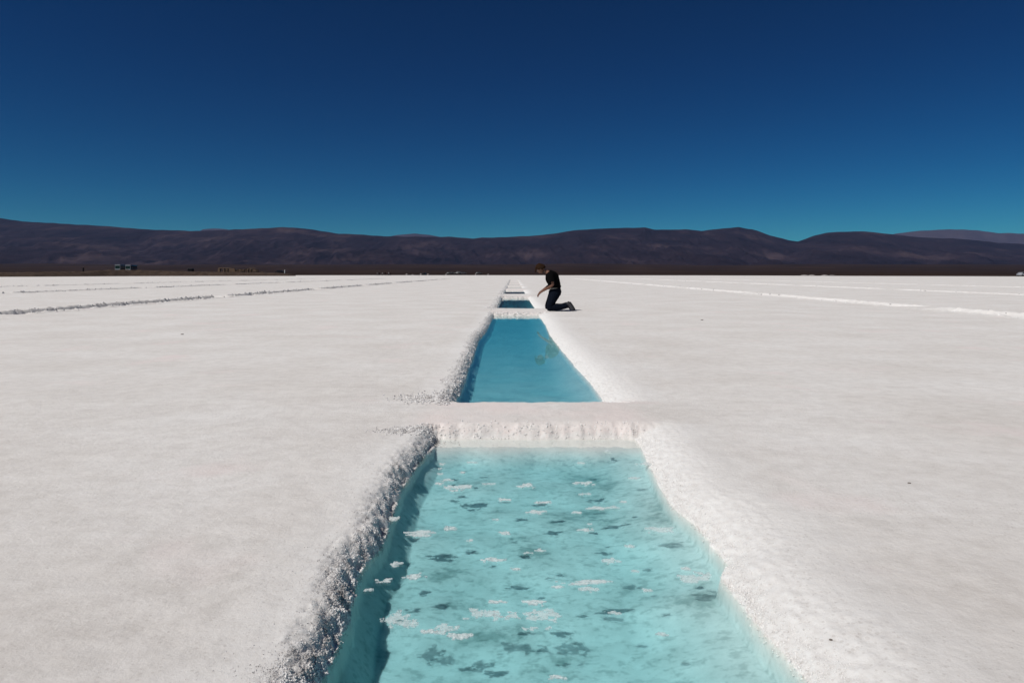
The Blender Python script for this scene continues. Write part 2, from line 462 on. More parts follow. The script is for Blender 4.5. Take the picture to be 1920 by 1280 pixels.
    # --- the rows to either side (half filled with new salt)
    for (xc, st, ln, gap) in ROWS:
        k = np.where((np.abs(x - xc) < 1.6) & (y > 1) & (y < 130))[0]
        if not len(k): continue
        X, Y = x[k], y[k]
        ph = np.mod(Y - st, ln + gap)
        sy = np.minimum(ph, ln - ph)
        sx = 0.56 + 0.05 * perlin(Y * 1.1, X * 0 + xc, 61) + 0.04 * perlin(Y * 4, X, 62) - np.abs(X - xc)
        s = np.minimum(sx, sy * 0.8)
        t = sstep((s + 0.03) / 0.10)
        rim_up = np.exp(-(s / 0.13) ** 2) * 0.030
        lump = 0.02 * billow(X * 5, Y * 4, 63) * np.exp(-(s / 0.25) ** 2)
        z[k] += (-0.12 if xc < 0 else -0.085) * t + (1.0 if xc < 0 else 0.3) * rim_up + lump * 1.6 + 0.02 * billow(X * 4, Y * 3, 64) * t
        rim[k] = np.maximum(rim[k], (0.1 if xc < 0 else 0.5) * np.exp(-(np.clip(-s, 0, 9) / 0.16) ** 2) * (s > -0.5))
    return z, rim, bank, flo

def build_ground():
    fine = [np.arange(-0.80, -0.40, 0.0055), np.arange(-0.40, 0.62, 0.012), np.arange(0.62, 1.05, 0.0065)]
    core = np.concatenate(fine)
    def spread(start, sign, rows):
        xs = []; x = start; st = 0.010
        while abs(x) < 1100:
            near_row = any(abs(x - r) < 1.0 + st for r in rows)
            x += sign * (min(st, 0.055) if near_row else st)
            st = min(st * 1.06, 0.45) if abs(x) < 38 else st * 1.15
            xs.append(x)
        return np.array(xs)
    right = spread(1.05, 1, [r[0] for r in ROWS if r[0] > 0])
    left = spread(-0.80, -1, [r[0] for r in ROWS if r[0] < 0])[::-1]
    xs = np.concatenate([left, core, right])
    ys = list(np.arange(-9.5, 1.15, 0.06)); y = 1.15
    while y < 112:
        ys.append(y); y += max(0.0055, 0.0036 * y)
    while y < 640:
        ys.append(y); y *= 1.03
    ys = np.array([-60.0, -25.0] + ys + [640.0])
    XX, YY = np.meshgrid(xs, ys)
    z, rim, bank, flo = ground_height(XX.ravel(), YY.ravel())
    V = np.stack([XX.ravel(), YY.ravel(), z], 1)
    me = mesh_np("salt_flat", V, grid_faces(len(ys), len(xs)))
    mud = flo * np.interp(YY.ravel(), [4.5, 6, 17, 17.6], [0, 0.6, 0.8, 1.0]) * (np.abs(XX.ravel()) < 2)
    for nm, arr in (("rim", rim), ("bank", bank), ("pool_floor", flo), ("mud", mud)):
        a = me.attributes.new(nm, 'FLOAT', 'POINT')
        a.data.foreach_set("value", arr.astype(np.float32))
    o = link("ground", me, M_SALT)
    return tag(o, kind="structure")
build_ground()

for (a, b) in POOLS:
    bm = bmesh.new()
    add_box(bm, (0.13, (a + b) / 2, (WATER_Z - 0.45) / 2), (1.46, b - a + 0.10, 0.45 + WATER_Z))
    tag(link("water", bm_mesh("water", bm), M_WATER), kind="structure")

# ------------------------------------------------------------------ crystals grown on the rims: uncountable
def ico():
    bm = bmesh.new(); bmesh.ops.create_icosphere(bm, subdivisions=1, radius=1.0)
    bm.verts.ensure_lookup_table()
    V = np.array([v.co[:] for v in bm.verts]); F = np.array([[v.index for v in f.verts] for f in bm.faces])
    bm.free(); return V, F
ICO_V, ICO_F = ico()
def crystals():
    P = []
    def strip(n, y0, y1, xfun, width, r0, r1, bias=1.0, side=-1):
        y = y0 * (y1 / y0) ** RNG.random(n)
        cl = 0.5 + 0.5 * perlin(y * 2.6, y * 0 + side * 3.7, 77)        # they grow in clumps
        keep = RNG.random(n) < np.clip(-0.1 + 1.5 * cl, 0.08, 1)
        y = y[keep]; m = len(y)
        u = RNG.random(m) ** bias
        w = width * (0.75 + 0.6 * perlin(y * 1.7, y * 0 + 9 + side, 78))
        x = xfun(y) + side * u * w + RNG.normal(0, 0.008, m)
        r = (r0 + (r1 - r0) * RNG.random(m) ** 2.2) * (1 - 0.45 * u)
        P.append(np.stack([x, y, r], 1))
    L = lambda y: np.interp(y, _LD, _LX)
    R = lambda y: np.interp(y, _RD, _RX)
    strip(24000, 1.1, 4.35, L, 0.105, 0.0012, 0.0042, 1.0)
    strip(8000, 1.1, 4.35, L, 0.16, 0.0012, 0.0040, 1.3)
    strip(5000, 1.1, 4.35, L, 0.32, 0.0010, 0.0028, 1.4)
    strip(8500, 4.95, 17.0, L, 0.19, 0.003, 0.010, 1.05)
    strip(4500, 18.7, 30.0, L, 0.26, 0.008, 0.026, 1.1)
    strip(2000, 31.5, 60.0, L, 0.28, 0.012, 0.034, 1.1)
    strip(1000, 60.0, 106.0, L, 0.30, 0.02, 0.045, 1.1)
    strip(9000, 1.1, 4.3, R, 0.14, 0.0014, 0.0042, 1.5, 1)
    strip(2500, 5.1, 17.0, R, 0.16, 0.002, 0.007, 1.5, 1)
    # far faces of the pools
    far_sets = range(len(P), len(P) + 3)
    for (b, n, r) in ((4.27, 350, 0.0045), (16.75, 350, 0.012), (28.4, 80, 0.02)):
        x = RNG.uniform(-0.62, 0.82, n); y = b + np.abs(RNG.normal(0, 0.05 * (1 + r * 20), n)) - 0.005
        P.append(np.stack([x, y, r * (0.35 + RNG.random(n))], 1))
    # a crusty tongue at each left corner of the near and second banks
    for (cx, cy, n, sx, sy, r) in ((-0.62, 4.16, 650, 0.10, 0.05, 0.0045), (-0.66, 5.25, 450, 0.13, 0.12, 0.006), (-0.6, 19.0, 100, 0.1, 0.4, 0.014)):
        P.append(np.stack([RNG.normal(cx, sx, n), RNG.normal(cy, sy, n), r * (0.4 + RNG.random(n))], 1))
    # broken crust along the side rows
    for (xc, st, ln, gap) in ROWS:
        n = 1400 if xc < 0 else 200
        y = 6 * (125 / 6) ** RNG.random(n)
        ph = np.mod(y - st, ln + gap)
        ok = (ph < ln) & (RNG.random(n) < np.clip(0.35 + 1.2 * (0.5 + 0.5 * perlin(y * 0.5, y * 0 + xc, 79)), 0, 1))
        y = y[ok]; m = len(y)
        sd = np.where(RNG.random(m) < 0.5, -0.60, 0.50)
        P.append(np.stack([xc + sd + RNG.normal(0, 0.09, m), y, RNG.uniform(0.010, 0.028, m) * np.clip(y / 18, 0.7, 1.8)], 1))
    paler = np.concatenate([np.full(len(q), 1 if (q[:, 0].mean() > 0.3 and q[:, 0].mean() < 1.5) or (i in far_sets) else 0) for i, q in enumerate(P)])
    P = np.concatenate(P)
    z = ground_height(P[:, 0], P[:, 1])[0]
    keep = z > WATER_Z - 0.02
    P = P[keep]; z = z[keep]; paler = paler[keep]
    n = len(P)
    jit = 1 + RNG.normal(0, 0.22, (n, len(ICO_V), 1))
    sxyz = RNG.uniform(0.7, 1.35, (n, 1, 3))
    V = ICO_V[None] * jit * sxyz * P[:, 2][:, None, None]
    ang = RNG.uniform(0, 6.283, n); c, s = np.cos(ang)[:, None], np.sin(ang)[:, None]
    V = np.stack([V[..., 0] * c - V[..., 1] * s, V[..., 0] * s + V[..., 1] * c, V[..., 2]], -1)
    V[..., 0] += P[:, 0][:, None]; V[..., 1] += P[:, 1][:, None]; V[..., 2] += (z + 0.15 * P[:, 2])[:, None]
    F = ICO_F[None] + (np.arange(n) * len(ICO_V))[:, None, None]
    me = mesh_np("salt_crystals", V.reshape(-1, 3), F.reshape(-1, 3), smooth=False)
    me.polygons.foreach_set("material_index", np.repeat(paler, len(ICO_F)).astype(np.int32))
    tag(link("salt_crystals", me, [M_CRYST, M_CRYST_PALE]), "rough white salt crystals crusting the rims of the pools", "salt crystals", kind="stuff")
crystals()

# ------------------------------------------------------------------ hills, plain
def hor(px):            # sideways slope of a sight line, from its place across the photo
    return (px - 963.0) / 1280.0
def ridge(pts):
    xs = np.array([hor(p[0]) for p in pts]); rs = np.array([(513.0 - p[1]) / 1280.0 for p in pts])
    return xs, rs
NEAR_RIDGE = [(-900, 425), (-500, 412), (-200, 404), (0, 409), (40, 415), (110, 419), (200, 424), (270, 430), (330, 432), (375, 433), (450, 430), (530, 426), (570, 428),
              (600, 433), (635, 438), (680, 440), (720, 443), (780, 444), (840, 444), (885, 447), (960, 444), (1000, 442), (1040, 438), (1075, 432), (1120, 429),
              (1180, 427), (1210, 427), (1225, 430), (1250, 431), (1285, 430), (1315, 433), (1340, 430), (1385, 426), (1410, 430), (1440, 440), (1470, 449), (1495, 453),
              (1520, 444), (1550, 436), (1600, 434), (1620, 434), (1660, 438), (1720, 445), (1800, 448), (1870, 455), (1920, 458), (2100, 455), (2500, 440), (2900, 445)]
FAR_RIDGE = [(-900, 460), (300, 460), (360, 440), (380, 430), (400, 428), (425, 430), (460, 440), (600, 460), (700, 452), (740, 441), (775, 438), (800, 440), (835, 445), (870, 449),
             (890, 447), (905, 445), (935, 448), (1000, 460), (1380, 460), (1430, 440), (1460, 446), (1495, 454), (1560, 460), (1640, 446), (1680, 438), (1720, 433), (1780, 430), (1830, 432), (1870, 437),
             (1920, 438), (2050, 436), (2300, 450), (2900, 455)]
def build_range(name, pts, y0, y1, y2, mat, seed, foot, rough, nu=1500, nv=130):
    rx, rr = ridge(pts)
    u = np.linspace(-1.45, 1.45, nu)
    v = np.concatenate([np.linspace(0, 1, nv), 1 + np.linspace(0.05, 1, 14)])
    U, Vv = np.meshgrid(u, v)
    D = np.where(Vv <= 1, y0 + (y1 - y0) * Vv, y1 + (y2 - y1) * (Vv - 1))
    crest = np.interp(U, rx, rr) + 0.0006 * perlin(U * 60, U * 0, seed)
    g = np.clip(Vv, 0, 1)
    prof = foot * sstep(g * 1.6) ** 0.9 * 0.55 + (1 - foot * 0.55) * g ** 1.7
    prof = prof / prof.max()
    ang = crest * prof
    X = U * D
    n = fbm(X / 900.0, D / 1500.0, 5, seed + 1, 0.55)
    rdg = np.abs(perlin(X / 420.0 + 0.5 * n, D / 1700.0, seed + 7)) + 0.55 * np.abs(perlin(X / 170.0 + 0.8 * n, D / 700.0, seed + 9)) + 0.25 * np.abs(perlin(X / 80.0 + n, D / 300.0, seed + 11))
    ang = ang + rough * (n * 0.55 - rdg * 0.9) * np.sin(np.pi * g ** 0.8) * 0.016
    ang = np.where(Vv < 1, np.minimum(ang, crest * (0.55 + 0.45 * g)), ang)
    Z = CAM_H + ang * D
    back = np.clip(Vv - 1, 0, 1)
    Z = np.where(Vv > 1, (CAM_H + crest * y1) * (1 - back) ** 1.5 - 5 * back, Z)
    Z = np.where(g < 0.02, -3.0, Z)
    me = mesh_np(name, np.stack([X.ravel(), D.ravel(), Z.ravel()], 1), grid_faces(len(v), nu))
    return tag(link("hills", me, mat), kind="structure")
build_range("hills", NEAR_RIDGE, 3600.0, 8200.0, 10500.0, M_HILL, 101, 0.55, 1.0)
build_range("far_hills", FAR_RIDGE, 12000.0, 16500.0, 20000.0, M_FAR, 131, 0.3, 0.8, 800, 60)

def build_plain():
    u = np.linspace(-1.6, 1.6, 700)
    ex = np.array([hor(p) for p in (-1200, -400, 0, 300, 560, 700, 963, 1300, 1600, 1920, 2300, 3000)])
    ey = np.array([170, 200, 300, 360, 390, 400, 410, 370, 280, 235, 200, 170.0])
    e = np.interp(u, ex, ey) * (1 + 0.012 * perlin(u * 30, u * 0, 5))
    v = np.concatenate([[0, 0.0008, 0.002, 0.004], np.linspace(0.008, 1, 60) ** 1.6])
    v = np.unique(v)
    U, Vv = np.meshgrid(u, v)
    E = np.broadcast_to(e, U.shape)
    D = E + (4300 - E) * Vv
    X = U * D
    ang = (0.0135 + 0.002 * perlin(U * 5, U * 0 + 3, 9)) * sstep(Vv * 1.15) ** 0.7
    Z = CAM_H * sstep(Vv * 30) + ang * D + 0.25 * sstep(Vv * 400) + 0.5 * fbm(X / 60, D / 60, 3, 19) * sstep(Vv * 6)
    Z[0] = -0.3
    me = mesh_np("plain", np.stack([X.ravel(), D.ravel(), Z.ravel()], 1), grid_faces(len(v), len(u)))
    tag(link("plain", me, M_PLAIN), kind="structure")
build_plain()

def at(px, py, D):
    """point at distance D along a sight line of the photo"""
    return Vector((hor(px) * D, D, CAM_H - (py - 513.0) / 1280.0 * D))

def build_embankment():
    cx = np.array([-500, -60, 60, 150, 200, 240, 300, 350, 420, 500, 528, 542, 549, 556])
    ch = np.array([1.0, 1.2, 1.3, 1.5, 2.15, 2.25, 1.9, 1.7, 1.5, 1.35, 1.05, 0.7, 0.3, -0.2])
    cd = np.array([120, 190, 205, 225, 240, 250, 258, 262, 266, 270, 271, 271, 272, 272.0])
    px = np.linspace(-500, 556, 420)
    h = np.interp(px, cx, ch); d0 = np.interp(px, cx, cd)
    v = np.concatenate([np.linspace(0, 0.08, 10), np.linspace(0.1, 0.85, 26), np.linspace(0.87, 1, 6)])
    PX, Vv = np.meshgrid(px, v)
    D = d0[None] + Vv * 110.0
    X = (PX - 963.0) / 1280.0 * d0[None] + (PX - 963.0) / 1280.0 * Vv * 110
    shape = sstep(Vv / 0.08) * sstep((1 - Vv) / 0.15)
    Z = -0.15 + (h[None] + 0.15) * shape * (1 + 0.16 * fbm(X / 2.6, D / 6, 4, 71)) + 0.22 * perlin(X / 1.1, D / 2, 75) * shape
    me = mesh_np("embankment", np.stack([X.ravel(), D.ravel(), Z.ravel()], 1), grid_faces(len(v), len(px)))
    tag(link("embankment", me, M_DIRT), kind="structure")
build_embankment()

# ------------------------------------------------------------------ salt flakes afloat on the near pool
def flake_mesh(w, h, seed, holes):
    n = 24
    xs = np.linspace(-0.62, 0.62, n); ys = np.linspace(-0.62, 0.62, n)
    XX, YY = np.meshgrid((xs[:-1] + xs[1:]) / 2, (ys[:-1] + ys[1:]) / 2)
    th = np.arctan2(YY, XX); rad = np.hypot(XX, YY)
    sh = 0.62 * perlin(XX * 1.9 + seed * 7.7, YY * 1.9 + seed, 81) + 0.34 * perlin(XX * 4.6 + seed * 3, YY * 4.6, 82) + 0.16 * perlin(XX * 11 + seed, YY * 11, 85)
    keep = (sh + 0.52 - 1.35 * rad > 0) & ~((perlin(XX * 6 + seed * 3.1, YY * 6, 83) > (0.66 - 0.50 * holes)) & (rad > 0.10))
    if keep.sum() < 6: keep = rad < 0.4
    V = []; F = []; idx = {}
    jx = 0.02 * RNG.normal(size=(n, n)); jy = 0.02 * RNG.normal(size=(n, n))
    def vid(i, j, t):
        k = (i, j, t)
        if k not in idx:
            idx[k] = len(V)
            zz = 0.0022 * perlin(xs[j] * 5 + seed, ys[i] * 5, 84)
            V.append(((xs[j] + jx[i, j]) * w, (ys[i] + jy[i, j]) * h, (0.0045 + zz if t else 0.0012)))
        return idx[k]
    m = n - 1
    for i in range(m):
        for j in range(m):
            if not keep[i, j]: continue
            F.append((vid(i, j, 1), vid(i, j + 1, 1), vid(i + 1, j + 1, 1), vid(i + 1, j, 1)))
            F.append((vid(i + 1, j, 0), vid(i + 1, j + 1, 0), vid(i, j + 1, 0), vid(i, j, 0)))
            for (di, dj, p, q) in ((-1, 0, (i, j), (i, j + 1)), (1, 0, (i + 1, j + 1), (i + 1, j)), (0, -1, (i + 1, j), (i, j)), (0, 1, (i, j + 1), (i + 1, j + 1))):
                a, b = i + di, j + dj
                if 0 <= a < m and 0 <= b < m and keep[a, b]: continue
                F.append((vid(*q, 1), vid(*p, 1), vid(*p, 0), vid(*q, 0)))
    return mesh_np("salt_flake", V, F, smooth=False)
G_FL = "salt flakes floating on the near pool"
SMALL_LABEL = "small white salt flake floating on the near turquoise pool"
FLAKES = [  # across, down, width, height in the photo, holes 0..1, thin, label
    (786, 1001, 54, 12, .45, 0, "long white salt flake floating in the shaded strip beside the left rim"),
    (743, 1060, 25, 9, .35, 0, "white salt flake over the lower edge of the left underwater wall"),
    (777, 1083, 36, 12, .5, 0, "ragged white salt flake at the sunny edge of the shaded strip"),
    (719, 1091, 30, 8, .35, 0, "white salt flake over the pale underwater wall near the left rim"),
    (738, 974, 24, 8, .2, 0, "white salt flake touching the crusty left rim"),
    (927, 1052, 42, 9, .6, 0, "lacy white salt flake in the middle of the pool beside a dark shadow spot"),
    (1142, 1052, 34, 13, .1, 1, "round pale salt flake without holes right of the pool middle"),
    (1096, 1093, 82, 10, .6, 0, "wide lacy white salt flake right of the pool middle"),
    (1104, 1106, 30, 11, .6, 1, "pale lacy flake just in front of the wide lacy flake"),
    (1002, 1132, 42, 10, .45, 0, "white salt flake behind the largest lacy raft"),
    (937, 1130, 32, 6, .4, 0, "thin white salt flake behind the second largest raft"),
    (913, 1152, 66, 22, .7, 0, "second largest lacy raft of salt left of the largest raft"),
    (990, 1162, 100, 37, .75, 0, "largest lacy raft of salt floating in the pool middle"),
    (738, 1162, 48, 30, .75, 0, "lacy salt raft across the edge of the shaded strip in the foreground"),
    (772, 1170, 54, 16, .8, 1, "pale broken salt raft trailing from the foreground raft by the shade"),
    (805, 1186, 26, 7, .5, 0, "small ragged white flake left of the broken foreground raft"),
    (836, 1181, 46, 18, .85, 1, "pale broken salt raft with many holes in the foreground"),
    (865, 1193, 42, 14, .65, 0, "ragged white flake right of the broken foreground raft"),
    (1005, 961, 34, 8, .2, 0, "solid white salt flake casting a dark spot in the middle of the pool"),
    (1240, 993, 46, 13, .6, 1, "pale lacy flake near the right bank"),
    (1302, 1085, 62, 22, .6, 1, "wide pale lacy flake close under the right bank"),
    (857, 915, 40, 13, .65, 0, "lacy white flake far left in the pool beyond the long flake"),
    (986, 912, 32, 8, .35, 0, "white flake toward the far bank, left one of two"),
    (1092, 908, 36, 8, .25, 0, "white flake toward the far bank, right one of two"),
    (1130, 953, 54, 7, .5, 0, "long thin white flake right of the pool middle toward the far bank"),
    (1206, 870, 34, 9, .3, 1, "pale flake touching the right bank near the far end"),
    (1018, 943, 34, 5, .4, 0, "very thin white flake just behind the solid flake"),
    (948, 938, 26, 5, .5, 0, None), (838, 901, 20, 5, .3, 0, None), (824, 908, 16, 4, .2, 0, None), (828, 871, 12, 3, .2, 0, None),
    (826, 880, 11, 3, .2, 0, None), (826, 890, 11, 4, .2, 0, None), (867, 887, 9, 3, .2, 0, None), (917, 908, 20, 4, .4, 0, None),
    (886, 868, 20, 3, .4, 1, None), (1089, 869, 14, 3, .3, 0, None), (1189, 897, 18, 4, .4, 1, None), (1139, 846, 11, 3, .2, 0, None),
    (1096, 927, 18, 4, .5, 1, None), (844, 992, 22, 7, .5, 0, None), (946, 1000, 19, 7, .3, 0, None), (882, 1015, 13, 5, .3, 0, None),
    (967, 1068, 16, 4, .3, 0, None), (988, 1038, 18, 4, .5, 1, None), (1013, 1033, 20, 5, .5, 0, None), (1046, 1102, 19, 5, .4, 0, None),
    (1082, 962, 16, 4, .4, 0, None), (1105, 984, 8, 3, .0, 0, None), (1098, 995, 26, 5, .5, 0, None), (1286, 1067, 14, 6, .3, 0, None),
    (1192, 1072, 15, 4, .4, 1, None), (1044, 1272, 30, 8, .5, 0, None), (1180, 1025, 22, 5, .5, 1, None), (1215, 1108, 20, 5, .4, 1, None),
    (690, 1108, 16, 5, .3, 0, None), (1150, 1150, 24, 6, .5, 1, None), (1240, 1190, 22, 6, .5, 1, None), (930, 975, 16, 4, .4, 1, None), (1168, 942, 14, 3, .3, 0, None),
]
HW = CAM_H - WATER_Z
for i, (px, py, w, h, holes, thin, lab) in enumerate(FLAKES):
    dy = py - 513.0
    D = 1280.0 * HW / dy
    me = flake_mesh(w / dy * HW * 1.05, h / dy * D * 0.9, i * 1.37 + 0.4, holes)
    o = link("salt_flake", me, M_FLAKE_THIN if thin or holes > 0.68 else M_FLAKE, loc=((px - 963.0) / dy * HW, D, WATER_Z + 0.001))
    tag(o, lab or SMALL_LABEL, "salt flake", G_FL)

# pebbles lying on the flat
for (px, py, r, lab) in ((341, 627, 0.020, "dark pebble on the white flat left of the second pool"),
                         (1316, 600, 0.022, "dark pebble on the white flat right of the kneeling person"),
                         (1704, 905, 0.006, "tiny dark pebble on the white salt at the right of the near pool"),
                         (1557, 1180, 0.004, "tiniest dark pebble on the bright right bank in the foreground")):
    dy = py - 513.0
    x, y = (px - 963.0) / dy * CAM_H, 1280.0 * CAM_H / dy
    bm = bmesh.new(); bmesh.ops.create_icosphere(bm, subdivisions=2, radius=r)
    for v in bm.verts:
        v.co *= 1 + 0.25 * (random.random() - 0.5); v.co.z *= 0.5; v.co.x *= 1.3
    z = float(ground_height([x], [y])[0][0])
    tag(link("pebble", bm_mesh("pebble", bm), M_STONE, loc=(x, y, z + r * 0.25)), lab, "pebble", "pebbles on the salt")

# ------------------------------------------------------------------ people
def skin_mesh(name, pts, edges, sub=2, root=0):
    """one continuous surface round a skeleton: pts (x,y,z,r) or (x,y,z,rx,ry)"""
    me = bpy.data.meshes.new(name)
    me.from_pydata([p[:3] for p in pts], edges, [])
    o = bpy.data.objects.new(name, me); COL.objects.link(o)
    o.modifiers.new("skin", 'SKIN')
    for i, p in enumerate(pts):
        sv = me.skin_vertices[0].data[i]
        sv.radius = (p[3], p[4] if len(p) > 4 else p[3]); sv.use_root = (i == root)
    if sub:
        s = o.modifiers.new("sub", 'SUBSURF'); s.levels = sub; s.render_levels = sub
    dg = bpy.context.evaluated_depsgraph_get()
    out = bpy.data.meshes.new_from_object(o.evaluated_get(dg))
    bpy.data.objects.remove(o); bpy.data.meshes.remove(me)
    return out

def chain(n):
    return [(i, i + 1) for i in range(n - 1)]

def join_meshes(name, meshes, smooth=True):
    bm = bmesh.new()
    for m in meshes:
        bm.from_mesh(m); bpy.data.meshes.remove(m)
    return bm_mesh(name, bm, smooth)

def head_mesh(centre, face, up, s=1.0):
    """skull, jaw, brow, nose, lips and ears from one deformed sphere; face and up are directions"""
    f = Vector(face).normalized(); u = Vector(up); u = (u - f * u.dot(f)).normalized(); l = u.cross(f)
    bm = bmesh.new(); bmesh.ops.create_uvsphere(bm, u_segments=32, v_segments=24, radius=1.0)
    def bump(c, k, d):
        return math.exp(-((k[0] - c[0]) ** 2 + (k[1] - c[1]) ** 2 + (k[2] - c[2]) ** 2) / (d * d))
    for v in bm.verts:
        x, y, z = v.co           # x forward, y left, z up
        k = (x, y, z)
        px, py, pz = x * 0.098, y * 0.076, z * 0.118
        if z < 0:
            py *= 1 - 0.30 * min(1, -z) ; px += 0.010 * (-z) if x > 0 else 0.030 * (-z)
        px += 0.026 * bump((0.98, 0, -0.16), k, 0.16) + 0.012 * bump((0.98, 0, 0.02), k, 0.13)       # nose
        px += 0.010 * bump((0.90, 0, -0.46), k, 0.16) + 0.016 * bump((0.75, 0, -0.78), k, 0.26)      # lips, chin
        px += 0.006 * bump((0.92, 0.3, 0.2), k, 0.2) + 0.006 * bump((0.92, -0.3, 0.2), k, 0.2)       # brow
        px -= 0.010 * bump((0.92, 0.36, 0.0), k, 0.17) + 0.010 * bump((0.92, -0.36, 0.0), k, 0.17)   # sockets
        for sg in (-1, 1):
            b = bump((0.02, sg, -0.06), k, 0.22); py += sg * 0.022 * b; px -= 0.010 * b              # ears
        p = Vector(centre) + (f * px + l * py + u * pz) * s
        v.co = p
    return bm_mesh("head", bm, True)

def loft(rings, seg, seed, cap=True, wrinkle=0.006):
    """a tube of oval sections (x,y,z, half depth, half width) with soft folds of cloth"""
    n = len(rings); V = []
    C = [Vector(r[:3]) for r in rings]
    for i in range(n):
        t = (C[min(n - 1, i + 1)] - C[max(0, i - 1)]).normalized()
        a = Vector((0, 1, 0)); a = (a - t * a.dot(t)).normalized(); b = t.cross(a)
        for k in range(seg):
            th = 2 * math.pi * k / seg
            p = C[i] + b * math.cos(th) * rings[i][3] + a * math.sin(th) * rings[i][4]
            w = wrinkle * float(perlin(p.z * 17 + p.x * 6, p.y * 10 + p.x * 9 + seed, seed)) + wrinkle * .5 * float(perlin(p.z * 40, p.y * 30 + p.x * 30, seed + 1))
            V.append(p + (p - C[i]).normalized() * w)
    bm = bmesh.new(); vs = [bm.verts.new(v) for v in V]
    for i in range(n - 1):
        for k in range(seg):
            q = (k + 1) % seg
            bm.faces.new((vs[i * seg + k], vs[i * seg + q], vs[(i + 1) * seg + q], vs[(i + 1) * seg + k]))
    if cap:
        bm.faces.new(vs[:seg][::-1]); bm.faces.new(vs[-seg:])
    bmesh.ops.recalc_face_normals(bm, faces=bm.faces)
    bmesh.ops.subdivide_edges(bm, edges=[e for e in bm.edges if len(e.link_faces) == 2 and all(len(f.verts) == 4 for f in e.link_faces)], cuts=1, smooth=1.0, use_grid_fill=True)
    return bm_mesh("cloth", bm, True)

